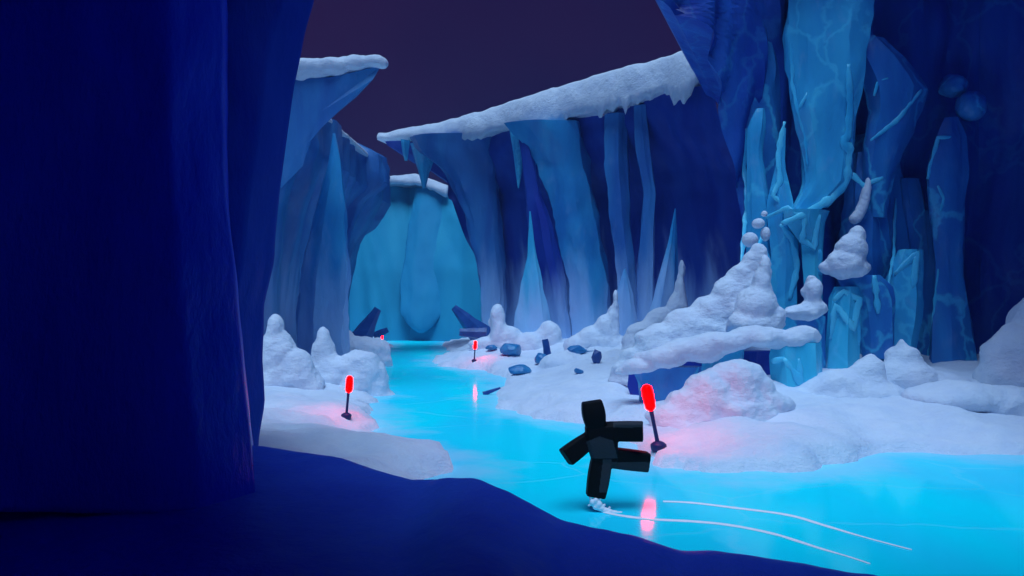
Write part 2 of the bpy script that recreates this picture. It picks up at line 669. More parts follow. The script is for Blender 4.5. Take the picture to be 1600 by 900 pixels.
def ground_height(X, Y):
    X = np.asarray(X, float)
    Y = np.asarray(Y, float)
    shp = X.shape
    xf, yf = X.ravel(), Y.ravel()
    n1 = np.array([noise.noise((a * .9, b * .9, 0)) for a, b in zip(xf, yf)]).reshape(shp)
    n2 = np.array([noise.noise((a * .33, b * .33, 5)) for a, b in zip(xf, yf)]).reshape(shp)
    n3 = np.array([noise.noise((a * 2.6, b * 2.6, 9)) for a, b in zip(xf, yf)]).reshape(shp)
    d = sdf(X, Y) + .45 * n1 + .12 * n3
    st = np.clip(d / .35 + .3, 0, 1)
    st = st * st * (3 - 2 * st)
    lip = -.35 + .52 * st
    slope = np.where(X > -3.5 + (Y < 20) * -6, .17, .10)
    dd = np.clip(d, 0, None)
    rise = slope * dd / (1 + dd * .045)
    m = np.clip(dd / 2.0, 0, 1)
    t2 = np.clip((d - .9 + 1.2 * n2) / .25, 0, 1)
    return lip + rise + .13 * t2 + m * (.26 * n2 + .15 * n1 + .05 * n3)


GROUND[0] = lambda x, y: float(ground_height(np.array([x]), np.array([y]))[0])


def axis(spec):
    out = []
    for a, b, s in spec:
        n = max(1, int(round((b - a) / s)))
        out += [a + (b - a) * i / n for i in range(n)]
    out.append(spec[-1][1])
    return out


gx = axis([(-400, -60, 60), (-60, -16, 4), (-16, -9, .5), (-9, 13, .22), (13, 24, .5), (24, 60, 4), (60, 400, 60)])
gy = axis([(-60, 4, 8), (4, 13, .6), (13, 30, .22), (30, 56, .45), (56, 84, .9), (84, 120, 6), (120, 600, 60)])
GX, GY = np.meshgrid(gx, gy)
GZ = ground_height(GX, GY)
gv = [(float(x), float(y), float(z)) for x, y, z in zip(GX.ravel(), GY.ravel(), GZ.ravel())]
w_ = len(gx)
gf = [(j * w_ + i, j * w_ + i + 1, (j + 1) * w_ + i + 1, (j + 1) * w_ + i) for j in range(len(gy) - 1) for i in range(w_ - 1)]
g = obj('ground', (gv, gf), SNOW)
tag(g, 'pale snow covering both banks of the bright frozen river', 'snowy ground', kind='structure')
GB = BVHTree.FromPolygons([Vector(v) for v in gv], gf)


def hit(x, y):
    d = (P(x, y, 1) - Vector((0, 0, H))).normalized()
    loc = GB.ray_cast(Vector((0, 0, H)), d)[0]
    return loc


def drop(X, Y):
    return Vector((X, Y, GB.ray_cast(Vector((X, Y, 50)), Vector((0, 0, -1)))[0].z))


rx_ = [-14 + i * 40 / 160 for i in range(161)]
ry_ = axis([(1, 8, 1), (8, 30, .25), (30, 80, .6)])
RX, RY = np.meshgrid(rx_, ry_)
RD = -sdf(RX, RY).ravel()
rv = [(float(x), float(y), 0.0) for x, y in zip(RX.ravel(), RY.ravel())]
m_ = len(rx_)
rf = [(j * m_ + i, j * m_ + i + 1, (j + 1) * m_ + i + 1, (j + 1) * m_ + i) for j in range(len(ry_) - 1) for i in range(m_ - 1)]
r = obj('frozen_river', (rv, rf), RIVER)
at = r.data.attributes.new('shore', 'FLOAT', 'POINT')
at.data.foreach_set('value', [float(d) for d in RD])
tag(r, 'bright cyan frozen river winding between the snow banks', 'frozen river', kind='structure')


# ------------------------------------------------------------------ the dark cave the picture is seen from
def rough(amp, fr, zf=1.0, off=0.0):
    def f(p):
        q = Vector((p.x * fr + off, p.y * fr, p.z * fr * zf))
        return amp * noise.noise(q) + amp * .5 * noise.noise(q * 2.3) + amp * .22 * noise.noise(q * 5.1)
    return f


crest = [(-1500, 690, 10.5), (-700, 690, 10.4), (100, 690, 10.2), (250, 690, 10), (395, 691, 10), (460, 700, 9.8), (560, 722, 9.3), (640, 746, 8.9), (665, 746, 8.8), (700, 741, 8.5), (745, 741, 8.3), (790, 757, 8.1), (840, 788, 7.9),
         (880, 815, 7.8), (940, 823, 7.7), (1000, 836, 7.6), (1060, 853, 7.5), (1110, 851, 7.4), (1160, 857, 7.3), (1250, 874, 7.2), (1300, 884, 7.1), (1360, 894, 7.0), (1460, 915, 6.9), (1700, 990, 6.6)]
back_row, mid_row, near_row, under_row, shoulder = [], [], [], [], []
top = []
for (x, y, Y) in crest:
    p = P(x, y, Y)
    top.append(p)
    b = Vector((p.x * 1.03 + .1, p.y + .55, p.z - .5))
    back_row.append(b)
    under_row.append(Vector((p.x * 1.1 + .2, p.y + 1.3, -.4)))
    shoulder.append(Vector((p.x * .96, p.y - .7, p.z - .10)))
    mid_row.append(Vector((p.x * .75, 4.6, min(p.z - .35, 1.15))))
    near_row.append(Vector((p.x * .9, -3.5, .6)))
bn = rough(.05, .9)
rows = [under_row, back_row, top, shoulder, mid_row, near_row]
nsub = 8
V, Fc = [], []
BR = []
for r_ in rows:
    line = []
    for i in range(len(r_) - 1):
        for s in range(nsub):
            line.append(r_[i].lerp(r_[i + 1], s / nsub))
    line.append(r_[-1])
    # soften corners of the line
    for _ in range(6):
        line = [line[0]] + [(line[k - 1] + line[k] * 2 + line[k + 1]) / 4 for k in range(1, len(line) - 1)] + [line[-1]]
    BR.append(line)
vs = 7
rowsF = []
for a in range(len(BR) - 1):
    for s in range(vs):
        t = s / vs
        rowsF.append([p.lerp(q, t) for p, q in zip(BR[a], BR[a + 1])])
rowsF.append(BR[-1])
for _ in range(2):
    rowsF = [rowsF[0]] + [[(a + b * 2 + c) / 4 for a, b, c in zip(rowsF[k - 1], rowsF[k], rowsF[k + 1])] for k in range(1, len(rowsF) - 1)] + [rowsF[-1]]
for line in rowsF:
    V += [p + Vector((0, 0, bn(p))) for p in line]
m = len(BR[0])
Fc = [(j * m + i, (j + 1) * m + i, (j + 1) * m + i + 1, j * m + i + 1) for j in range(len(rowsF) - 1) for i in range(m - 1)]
o = obj('shade_toned_bank', (V, Fc), BANK_SHADE)
tag(o, 'humped bank, deep shade in its dark blue colour, along the near side of the river', 'bank', kind='structure')

# near wall on the left, two folds of it, and the vault overhead
e1 = [(352, -120), (352, 0), (358, 250), (366, 390), (378, 560), (392, 700), (398, 800)]
rows = []
for (x, y) in e1:
    rows.append([P(x - 1500, y, 5.5), P(x - 800, y, 6.6), P(x - 300, y, 7.3), P(x - 90, y, 7.6), P(x, y, 8.1)])
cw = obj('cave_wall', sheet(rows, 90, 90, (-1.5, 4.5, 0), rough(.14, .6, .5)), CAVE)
tag(cw, 'near black navy ice wall filling the left edge of the view', 'cave wall', kind='structure')
e2 = [(520, -140), (492, -20), (490, 0), (474, 60), (460, 130), (446, 240), (436, 330), (430, 410), (412, 480), (410, 560), (414, 630), (405, 680), (402, 760)]
rows = []
for (x, y) in e2:
    rows.append([P(x - 420, y, 10.6), P(x - 160, y, 10.6), P(x - 50, y, 10.9), P(x, y, 11.4)])
cw2 = obj('cave_wall', sheet(rows, 34, 60, (-2.2, 3.5, 0), rough(.07, .8, .5, 7)), FOLD)
tag(cw2, 'dark blue fold of ice wall edging the snowy left bank', 'cave wall', kind='structure')

# vault above and behind the viewer, front edge shaped to shade the foreground
V, Fc = [], []
ny, nx = 16, 24
for j in range(ny + 1):
    for i in range(nx + 1):
        a = math.pi * i / nx
        rx, rz = 13.0, 8.9
        x = -math.cos(a) * rx + 1
        edge_y = 5.7 + 6.0 * min(1, max(0, (-1.0 - x) / 3.0))
        Y = -6 + (edge_y + 6) * j / ny
        z = math.sin(a) ** .4 * rz - .2 + max(0, Y - 8) * .45
        p = Vector((x, Y, z))
        V.append(p + Vector((0, 0, .4 * noise.noise(p * .4))))
cnt = len(V)
for k in range(cnt):
    p = V[k]
    c = Vector((1, p.y, 0))
    V.append(c + (p - c) * 1.12)
m = nx + 1
for j in range(ny):
    for i in range(nx):
        a = j * m + i
        Fc.append((a, a + 1, a + m + 1, a + m))
        Fc.append((cnt + a, cnt + a + m, cnt + a + m + 1, cnt + a + 1))
for i in range(nx):
    a = ny * m + i
    Fc.append((a, a + 1, cnt + a + 1, cnt + a))
# closed end behind
V.append(Vector((1, -6.8, 3)))
ci = len(V) - 1
for i in range(nx):
    Fc.append((i, ci, i + 1))
o = obj('unseen_cave_roof', (V, Fc), CAVE)
tag(o, 'dark ice vault over the near side of the river', 'cave roof', kind='structure')


# ------------------------------------------------------------------ ice cliffs
def flute(amp, fr, zf, off=0.0, fine=.25):
    def f(p):
        s = p.x * fr + p.y * fr * .7 + off
        q = Vector((s, off, p.z * zf))
        a = abs(noise.noise(q)) * 2 - .5
        b = noise.noise(Vector((s * 2.7, off + 3, p.z * zf * 1.6)))
        c = noise.noise(Vector((p.x * 1.1, p.y * 1.1, p.z * .5 + off)))
        return amp * (a + .5 * b) + amp * fine * c
    return f


def snow_rim(pts, thick, fwd, backv, seed, nu=90, drip=.55):
    """snow lying along a cliff edge: rounded lip in front with a ragged lower edge, running back over the top"""
    A = np.array([tuple(p) for p in pts])
    V, Fc = [], []
    fw = -Vector(backv).normalized()
    prof = [(-1.0, 1.0, 0), (-.55, 1.05, 0), (-.12, 1.0, 0), (.25, .93, 0), (.5, .83, 0), (.7, .68, 0), (.85, .5, .05), (.95, .32, .15), (1.0, .12, .4), (.86, -.12, 1), (.3, -.05, .8), (-.2, -.05, 0), (-1.0, -.05, 0)]
    np_ = len(prof)
    for i in range(nu + 1):
        u = i / nu * (len(A) - 1)
        c = Vector([float(np.interp(u, range(len(A)), A[:, k])) for k in range(3)])
        th = float(np.interp(u, range(len(A)), thick))
        n1 = noise.noise(Vector((i * .07, seed, 0)))
        n2 = noise.noise(Vector((i * .38, seed, 4)))
        for (f_, h_, dr) in prof:
            if f_ >= 0:
                q = c + fw * (fwd * f_ * (1 + .5 * n1))
            else:
                q = c + Vector(backv) * (-f_)
            q = q + Vector((0, 0, th * h_ - th * drip * dr * max(0, .15 + 1.5 * n1 + .7 * n2)))
            q += Vector((0, -1, .6)) * (.14 * noise.noise(q * .8) + .05 * noise.noise(q * 2.3))
            V.append(q)
    for i in range(nu):
        for k in range(np_):
            a, b = i * np_ + k, i * np_ + (k + 1) % np_
            Fc.append((a, b, b + np_, a + np_))
    Fc.append(tuple(reversed(range(np_))))
    Fc.append(tuple(range(nu * np_, nu * np_ + np_)))
    return V, Fc


def cliff(label, rows, nu, nv, back, disp, mat, cap=None):
    base = rows[-1][len(rows[-1]) // 2]
    e = empty('ice_cliff', Vector((base.x, base.y, base.z)))
    tag(e, label, 'cliff')
    vf = sheet(rows, nu, nv, back, disp)
    obj('ice_face', vf, mat, e, sharp=38)
    if cap:
        obj('snow_cap', cap, SNOW, e)
    return e, vf


# far wall closing the canyon
fy = 74
rows = []
for y, dy, lb in ((285, 6, 9), (330, 4, 6.5), (420, 0, 3), (560, 0, 0)):
    rows.append([P(480, y, fy - 6 + lb), P(545, y, fy + lb), P(640, y + dy, fy + 3 + lb), P(720, y + dy * 1.5, fy + lb), P(800, y, fy - 8 + lb)])
cap = snow_rim([P(560, 296, fy + 8.5), P(605, 287, fy + 9), P(650, 287, fy + 9.6), P(700, 304, fy + 8.6)], [.9, .8, 1.1, 1.0], .9, (0, 5, 0), 3, 50)
cliff('pale teal ice wall closing the far end of the river', rows, 70, 40, (0, 6, 0), flute(.4, .35, .04, 11, .15), FAR, cap)

# middle cliff, long snow covered edge climbing to the right
ks = [0, .22, .42, .62, .82, 1]
rows = []
for (y0, y1, xl, xr, Y0, Y1) in ((222, 130, 598, 1118, 60, 40.5), (252, 200, 660, 1140, 59.5, 40.5), (310, 300, 716, 1170, 59, 41), (400, 400, 745, 1180, 58.5, 41.5), (470, 470, 756, 1190, 58, 42), (560, 560, 760, 1200, 57, 43)):
    row = []
    for k in ks:
        Y = Y0 + (Y1 - Y0) * k
        yy = y0 + (y1 - y0) * k
        row.append(P(xl + (xr - xl) * k, yy, Y))
    rows.append(row)
rim = [P(594, 219, 60), P(690, 214, 56.3), P(765, 205, 53.2), P(850, 188, 50), P(940, 170, 46.6), P(1020, 148, 43.6), P(1090, 122, 41.2), P(1135, 112, 39.8)]
rimY = [(594, 208), (690, 190), (765, 168), (850, 140), (940, 112), (1020, 90), (1090, 74), (1135, 66)]
th = [max(.35, (rim[i].z * 0 + (P(0, rimY[i][1], rim[i].y).z - rim[i].z))) for i in range(8)]
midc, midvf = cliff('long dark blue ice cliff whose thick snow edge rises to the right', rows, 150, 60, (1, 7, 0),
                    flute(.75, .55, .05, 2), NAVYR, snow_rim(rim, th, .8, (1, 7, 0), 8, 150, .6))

# left cliff running away from the viewer
rows = []
for z, dx in ((13.2, 0), (11, 0.1), (8, -2.0), (5, -2.8), (2, -3.0), (-.4, -3.2)):
    rows.append([Vector((-10.4 + dx * .2, 29, z)), Vector((-9.8 + dx * .5, 36, z)), Vector((-9.6 + dx * .8, 43, z)), Vector((-9.5 + dx, 50, z)), Vector((-9.4 + dx, 56, z)), Vector((-9.5 + dx * 1.15, 61.5, z))])
for row in rows[:1]:
    pass
cap = snow_rim([Vector((-10.4, 29, 13)), Vector((-9.9, 36, 13)), Vector((-9.7, 44, 13)), Vector((-9.5, 52, 13)), Vector((-9.6, 61, 13.1))], [.3, .3, .3, .35, .35], .25, (-5, 0, 0), 5, 60, .4)
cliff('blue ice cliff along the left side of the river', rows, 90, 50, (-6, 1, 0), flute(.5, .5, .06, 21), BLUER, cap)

# overhanging outcrop on the upper left
oy = 31
e = empty('ice_outcrop', P(480, 210, oy))
tag(e, 'snow topped ice outcrop jutting into the sky at the upper left', 'ice outcrop')
out = [(380, 118), (455, 122), (520, 118), (560, 112), (590, 103), (602, 101), (592, 122), (562, 150), (530, 178), (506, 198), (492, 224), (474, 262), (440, 300), (380, 330)]
V, Fc = [], []
lay = [0, .5, 1.6, 3, 4.6, 6]
for li, dy in enumerate(lay):
    sc = [.93, 1.0, 1.02, 1.0, .95, .86][li]
    for (x, y) in out:
        p = P(440 + (x - 440) * sc - 13 * dy, 190 + (y - 190) * (sc ** .5) + 3 * dy, oy + dy)
        V.append(p + Vector((0.25 * noise.noise(p * .8), .3 * noise.noise(p * .7 + Vector((9, 0, 0))), .1 * noise.noise(p * .9))))
n = len(out)
for a in range(len(lay) - 1):
    for i in range(n):
        Fc.append((a * n + i, (a + 1) * n + i, (a + 1) * n + (i + 1) % n, a * n + (i + 1) % n))
for k, rev in ((0, True), (len(lay) - 1, False)):
    c = len(V)
    V.append(sum((V[k * n + i] for i in range(n)), Vector()) / n)
    for i in range(n):
        Fc.append((k * n + i, k * n + (i + 1) % n, c) if rev is False else (k * n + (i + 1) % n, k * n + i, c))
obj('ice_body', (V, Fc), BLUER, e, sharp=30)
lip = [(400, 106, 30, 14), (440, 110, 30, 13), (480, 104, 30, 14), (520, 101, 28, 13), (555, 98, 24, 13), (582, 95, 20, 10), (598, 97, 11, 8), (470, 114, 18, 12), (500, 114, 16, 9), (535, 110, 14, 9)]
lumps = [(q[0] - 13 * dy, q[1] + 2 + 2 * dy, q[2], q[3] + 1, oy + dy) for q in lip for dy in (.1, 1.2, 2.6, 4.2)]
obj('snow_cap', heap(lumps, seed=31, voxel=.09, amp=.07), SNOW, e)

# right ice cliff
rows = []
edge = [(-90, 985, 25.0), (0, 1032, 26.0), (30, 1080, 26.6), (62, 1108, 27.0), (130, 1122, 27.6), (200, 1132, 28.0), (300, 1160, 28.2), (420, 1166, 28.2), (560, 1168, 28.2), (650, 1168, 28)]
for (y, xl, Yl) in edge:
    row = [P(xl, y, Yl)]
    for (x, Y) in ((1225, 28.6), (1330, 28.8), (1440, 28.8), (1530, 28.4), (1610, 27.4), (1700, 25.5), (1800, 22.5)):
        row.append(P(max(x, xl + 40), y, Y))
    z = P(0, y, 26).z
    row += [Vector((19.5, 17, z)), Vector((18, 11, z)), Vector((14, 7, z))]
    rows.append(row)
rc, rcvf = cliff('towering dark blue ice cliff on the right, veined with bright ice seams', rows, 190, 90, (4.6, 12, 0), flute(.55, .6, .12, 33, .5), NAVYC)

# overhang added above the frame, its edge shaped to shade the right cliff
V, Fc = [], []
xs = [11.5, 14, 18, 24, 32]
ys = [6, 10, 14, 18, 22, 25, 26, 30, 34]
for s in (0, 1):
    for y in ys:
        for x in xs:
            p = Vector((x + ((8.6 if y > 25.8 else max(12.3, min(13.5, 13.5 - (y - 14) * .3))) - 11.5) * max(0, 1 - (x - 11.5) / 12), y, 4.9 + .42 * y + .5 * noise.noise(Vector((x * .3, y * .3, 2))) + s * 2.5))
            V.append(p)
nx_, ny_ = len(xs), len(ys)
cnt = nx_ * ny_
for j in range(ny_ - 1):
    for i in range(nx_ - 1):
        a = j * nx_ + i
        Fc.append((a, a + nx_, a + nx_ + 1, a + 1))
        Fc.append((cnt + a, cnt + a + 1, cnt + a + nx_ + 1, cnt + a + nx_))
for j in range(ny_ - 1):
    a = j * nx_
    Fc.append((a, cnt + a, cnt + a + nx_, a + nx_))
for i in range(nx_ - 1):
    a = i
    Fc.append((a, a + 1, cnt + a + 1, cnt + a))
    a = (ny_ - 1) * nx_ + i
    Fc.append((a + 1, a, cnt + a, cnt + a + 1))
o = obj('unseen_cave_roof', (V, Fc), CAVE)
tag(o, 'unseen dark ice overhang added to shade the right cliff', 'cave roof', kind='structure')

# ------------------------------------------------------------------ ice columns
COLS = []


def column(label, levels, Y, mat, group=None, name='ice_column', cat='ice column', sharp=26, **kw):
    kw.setdefault('seed', len(COLS) + 3)
    vf = pillar(levels, Y, **kw)
    o = obj(name, vf, mat, sharp=sharp)
    tag(o, label, cat, group)
    COLS.append((o, vf))
    return vf


RG = 'ice columns of the right cliff'
RV = [rcvf]
for lab, lv, Y, mt, kw in [
    ('broad pale blue column hanging down the middle of the right cliff', [(-60, 1225, 1365), (80, 1226, 1362), (170, 1236, 1345), (240, 1248, 1338), (290, 1252, 1330), (325, 1235, 1285), (352, 1222, 1255)], 27.4, MID, dict(n=9, depth=.7)),
    ('bulging elbow shaped ice block right of the broad hanging column', [(60, 1330, 1375), (95, 1330, 1410), (140, 1345, 1446), (175, 1350, 1440), (215, 1340, 1425), (280, 1345, 1395), (340, 1355, 1385)], 27.2, BLUE, dict(n=6, depth=.8)),
    ('wide faint blue column at the top left of the right cliff', [(30, 1150, 1205), (100, 1132, 1222), (200, 1140, 1226), (330, 1170, 1228), (450, 1180, 1225)], 28.6, BLUE, dict(n=8, depth=.5)),
    ('wide blue ice face right of the broad hanging column', [(210, 1340, 1400), (300, 1318, 1420), (420, 1310, 1440), (640, 1320, 1450)], 28.5, BLUE, dict(n=8, depth=.45)),
    ('dark blue ice face right of the leaning crystal', [(330, 1420, 1460), (430, 1412, 1475), (640, 1400, 1480)], 28.3, BLUE, dict(n=7, depth=.5)),
    ('slim blue column with a bright edge at the left corner of the right cliff', [(170, 1180, 1195), (195, 1164, 1198), (240, 1163, 1190), (320, 1163, 1205), (420, 1160, 1215), (520, 1165, 1215)], 27.7, MID, dict(n=6)),
    ('narrow ice column left of the broad hanging one', [(200, 1222, 1228), (260, 1212, 1226), (320, 1196, 1240), (400, 1205, 1250), (470, 1205, 1246), (540, 1200, 1250)], 27.2, MID, dict(n=7)),
    ('bright cyan column under the tip of the broad hanging column', [(330, 1214, 1300), (345, 1218, 1292), (380, 1250, 1288), (440, 1255, 1286), (520, 1258, 1290)], 27.0, TEAL, dict(n=7)),
    ('dark blue column behind the upper snow heap', [(240, 1330, 1372), (300, 1315, 1392), (400, 1300, 1400), (470, 1330, 1392), (600, 1345, 1400)], 27.9, BLUE, dict(n=8)),
    ('square edged cyan ice crystal standing below the upper snow heap', [(448, 1305, 1342), (462, 1297, 1346), (500, 1294, 1345), (560, 1290, 1343), (640, 1285, 1345)], 25.6, TEAL, dict(n=5, jit=.1, amp=.04)),
    ('blue ice crystal leaning beside the cyan crystal', [(390, 1405, 1440), (420, 1390, 1438), (480, 1372, 1440), (540, 1372, 1432), (630, 1368, 1430)], 26.6, MID, dict(n=6)),
    ('tall rounded column standing alone near the right edge of the cliff', [(184, 1476, 1496), (210, 1462, 1509), (260, 1446, 1510), (330, 1448, 1508), (420, 1462, 1503), (500, 1455, 1515), (620, 1440, 1530)], 27.3, BLUE, dict(n=9)),
    ('thin dark column between the leaning crystal and the tall rounded one', [(280, 1400, 1440), (380, 1412, 1452), (480, 1430, 1462), (600, 1425, 1480)], 28.2, BLUE, dict(n=7)),
]:
    RV.append(column(lab, lv, Y, mt, RG, **kw))
for lab, lv, Y, mt, kw in [
    ('cyan ice block carrying the outer end of the snow shelf', [(535, 1205, 1282), (560, 1200, 1284), (600, 1203, 1283), (660, 1205, 1285)], 22.4, TEAL, dict(n=6, jit=.1, amp=.05)),
    ('low blue ice block under the middle of the snow shelf', [(545, 1095, 1165), (570, 1092, 1162), (660, 1090, 1160)], 23.2, MID, dict(n=6, jit=.1, amp=.06)),
    ('low dark blue ice block under the snow shelf behind the near lamp', [(572, 985, 1100), (600, 995, 1095), (650, 1000, 1090)], 22.6, BLUE, dict(n=7, jit=.15, depth=.5)),
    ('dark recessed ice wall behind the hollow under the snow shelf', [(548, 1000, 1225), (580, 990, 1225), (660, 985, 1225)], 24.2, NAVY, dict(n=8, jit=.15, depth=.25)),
    ('sloping blue ice buttress under the long snow slope', [(392, 1172, 1200), (430, 1152, 1215), (500, 1098, 1218), (560, 1030, 1218), (640, 990, 1218)], 26.3, MID, dict(n=7, depth=.3)),
    ('dark ice ledge under the bell shaped snow heap', [(430, 1304, 1372), (444, 1310, 1392), (470, 1335, 1398), (560, 1345, 1398)], 26.0, BLUE, dict(n=6, jit=.1, depth=.6)),
    ('small blue ice ledge under the rounded snow heap', [(494, 1232, 1290), (508, 1244, 1290), (560, 1250, 1292), (640, 1252, 1292)], 25.4, BLUE, dict(n=6, jit=.1, depth=.6)),
]:
    RV.append(column(lab, lv, Y, mt, 'ice blocks under the snow', name='ice_block', cat='ice block', **kw))

MG = 'ice columns of the middle cliff'
for lab, lv, Y, mt, kw in [
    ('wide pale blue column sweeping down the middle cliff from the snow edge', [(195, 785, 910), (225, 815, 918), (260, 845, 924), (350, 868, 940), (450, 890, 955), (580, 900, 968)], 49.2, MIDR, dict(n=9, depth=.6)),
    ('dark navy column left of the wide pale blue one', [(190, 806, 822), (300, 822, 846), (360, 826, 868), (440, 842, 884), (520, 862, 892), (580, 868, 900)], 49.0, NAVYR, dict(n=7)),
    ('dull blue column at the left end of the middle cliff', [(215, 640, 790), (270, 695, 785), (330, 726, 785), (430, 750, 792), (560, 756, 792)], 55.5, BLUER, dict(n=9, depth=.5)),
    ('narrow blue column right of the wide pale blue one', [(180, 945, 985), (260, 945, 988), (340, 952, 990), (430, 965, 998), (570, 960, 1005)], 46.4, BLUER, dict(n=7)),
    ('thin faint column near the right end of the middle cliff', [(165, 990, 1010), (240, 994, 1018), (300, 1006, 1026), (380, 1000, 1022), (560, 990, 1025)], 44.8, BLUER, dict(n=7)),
]:
    column(lab, lv, Y, mt, MG, **kw)
SG = 'ice spikes rising at the foot of the middle cliff'
for lab, lv, Y, mt, kw in [
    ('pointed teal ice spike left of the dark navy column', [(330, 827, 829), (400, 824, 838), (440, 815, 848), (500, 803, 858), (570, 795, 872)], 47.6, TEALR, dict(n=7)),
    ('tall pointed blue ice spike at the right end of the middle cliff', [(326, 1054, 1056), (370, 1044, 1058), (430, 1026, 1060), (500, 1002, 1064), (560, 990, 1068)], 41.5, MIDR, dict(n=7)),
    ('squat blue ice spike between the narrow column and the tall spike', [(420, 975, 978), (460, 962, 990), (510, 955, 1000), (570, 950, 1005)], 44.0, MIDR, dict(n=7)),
]:
    column(lab, lv, Y, mt, SG, name='ice_spike', cat='ice spike', **kw)
for lab, lv, Y, mt, kw in [
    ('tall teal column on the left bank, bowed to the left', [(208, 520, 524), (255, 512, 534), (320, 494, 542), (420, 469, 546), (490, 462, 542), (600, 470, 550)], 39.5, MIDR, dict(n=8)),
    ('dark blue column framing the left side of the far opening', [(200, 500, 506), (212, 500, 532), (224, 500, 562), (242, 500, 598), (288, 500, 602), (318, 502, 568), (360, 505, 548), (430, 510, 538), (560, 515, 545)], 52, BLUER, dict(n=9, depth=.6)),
]:
    column(lab, lv, Y, mt, 'ice columns on the left bank', **kw)
column('dim rounded ice curtain hanging on the far teal wall', [(276, 634, 684), (330, 628, 690), (400, 622, 694), (460, 621, 695), (490, 625, 690), (506, 634, 681), (516, 646, 670), (520, 654, 662)], 76, FARD, None, name='ice_curtain', cat='ice curtain', n=12, depth=.45, jit=.08, amp=.06, sharp=None, lean=7.9)

IG = 'icicles hanging from the middle cliff'
for lab, lv, Y in [
    ('longest pale icicle under the snow edge of the middle cliff', [(200, 795, 828), (235, 801, 822), (265, 805, 816), (294, 809, 811)], 50.0),
    ('short pale icicle right of the longest one on the middle cliff', [(210, 826, 844), (235, 831, 841), (258, 836, 838)], 49.8),
    ('small stubby icicle at the left tip of the middle cliff, against the sky', [(218, 626, 642), (238, 629, 639), (251, 632, 637)], 58.6),
    ('thick icicle right of the stubby one, overlapping the far snow', [(225, 640, 690), (250, 647, 678), (272, 654, 670), (294, 660, 665)], 58.2),
]:
    column(lab, lv, Y, MID, IG, name='icicle', cat='icicle', n=8, amp=.05, step=.12)

# bright seams of clear ice lying along the edges of the right cliff's columns
ev, ef = [], []
for v, f in RV:
    b = len(ev)
    ev += v
    ef += [tuple(k + b for k in q) for q in f]
RB = BVHTree.FromPolygons(ev, ef)


def seam(pts, w=1.0):
    fine = []
    for i in range(len(pts) - 1):
        (x0, y0), (x1, y1) = pts[i], pts[i + 1]
        n = max(2, int(math.hypot(x1 - x0, y1 - y0) / 6))
        for s in range(n):
            t = s / n
            fine.append((x0 + (x1 - x0) * t, y0 + (y1 - y0) * t))
    fine.append(pts[-1])
    Ys = []
    for (x, y) in fine:
        best = None
        d = (P(x, y, 1) - Vector((0, 0, H))).normalized()
        loc = RB.ray_cast(Vector((0, 0, H)), d)[0]
        Ys.append(loc.y if loc else 27.0)
    for _ in range(2):
        Ys = [min(Ys[max(0, k - 1):k + 2]) for k in range(len(Ys))]
    for _ in range(3):
        Ys = [sum(Ys[max(0, k - 2):k + 3]) / len(Ys[max(0, k - 2):k + 3]) for k in range(len(Ys))]
    ps = [P(x + 1.5 * noise.noise(Vector((x * .05, y * .05, 0))), y, Yk) for (x, y), Yk in zip(fine, Ys)]
    n = len(ps)
    rads = [w * .095 * (.35 + .65 * math.sin(math.pi * min(1, max(0, (k + .5) / n))) ** .5) * (1 + .9 * noise.noise(Vector((k * .45, pts[0][0], 0)))) for k in range(n)]
    return tube(ps, rads, 8, .3)


for pts, w in [
    ([(1166, 200), (1163, 260), (1168, 310), (1162, 370), (1158, 420)], 1.0),
    ([(1226, 190), (1216, 240), (1219, 285), (1207, 305), (1222, 318)], 1.1),
    ([(1236, 60), (1238, 130), (1247, 175), (1258, 215), (1262, 260)], .7),
    ([(1262, 145), (1248, 172)], .6),
    ([(1326, 100), (1328, 180), (1324, 212), (1318, 222), (1328, 235), (1322, 285), (1300, 310), (1262, 332), (1222, 350)], 1.6),
    ([(1328, 270), (1350, 290), (1380, 277)], 1.0),
    ([(1366, 150), (1372, 130), (1388, 122)], .6),
    ([(1440, 140), (1400, 190), (1360, 220)], .8),
    ([(1220, 350), (1236, 372), (1246, 420), (1232, 470)], 1.3),
    ([(1258, 335), (1254, 375), (1272, 388), (1280, 335)], 1.2),
    ([(1280, 390), (1282, 430)], 1.0),
    ([(1196, 340), (1230, 325), (1256, 340)], .8),
    ([(1303, 470), (1318, 455), (1342, 468), (1334, 512), (1306, 478), (1298, 530)], 1.3),
    ([(1340, 468), (1342, 540)], .8),
    ([(1398, 428), (1434, 396), (1426, 452)], 1.3),
    ([(1366, 430), (1372, 490)], 1.2),
    ([(1400, 310), (1396, 400), (1388, 450)], .6),
    ([(1206, 565), (1226, 560)], .8),
    ([(1224, 560), (1244, 585), (1250, 605), (1248, 560)], 1.0),
    ([(1449, 280), (1466, 215), (1490, 214)], .8),
    ([(1466, 290), (1474, 310), (1470, 330)], .6),
    ([(1466, 420), (1458, 500), (1450, 560)], .6),
    ([(1178, 400), (1196, 360)], .8),
]:
    obj('ice_seam', seam(pts, w), VEIN, rc)

# two rounded ice knobs high on the right
for lab, bl in [('round ice bulge high on the right cliff, left of its twin', [(1490, 135, 21, 18, 27.7), (1484, 128, 12, 12, 27.7)]),
                ('round ice bulge high on the right cliff, above the tall rounded column', [(1518, 166, 22, 24, 27.2), (1524, 158, 14, 15, 27.2)])]:
    tag(obj('ice_bulge', heap(bl, seed=len(lab), amp=.05), BLUE), lab, 'ice bulge', 'ice bulges on the right cliff')

# ------------------------------------------------------------------ snow heaps
def drift(label, bl, Y, seed, group='snow heaps on the right cliff', amp=.10, **kw):
    o = obj('snow_heap', heap(bl, Y, seed, amp=amp, **kw), SNOW)
    tag(o, label, 'snow heap', group)
    return o


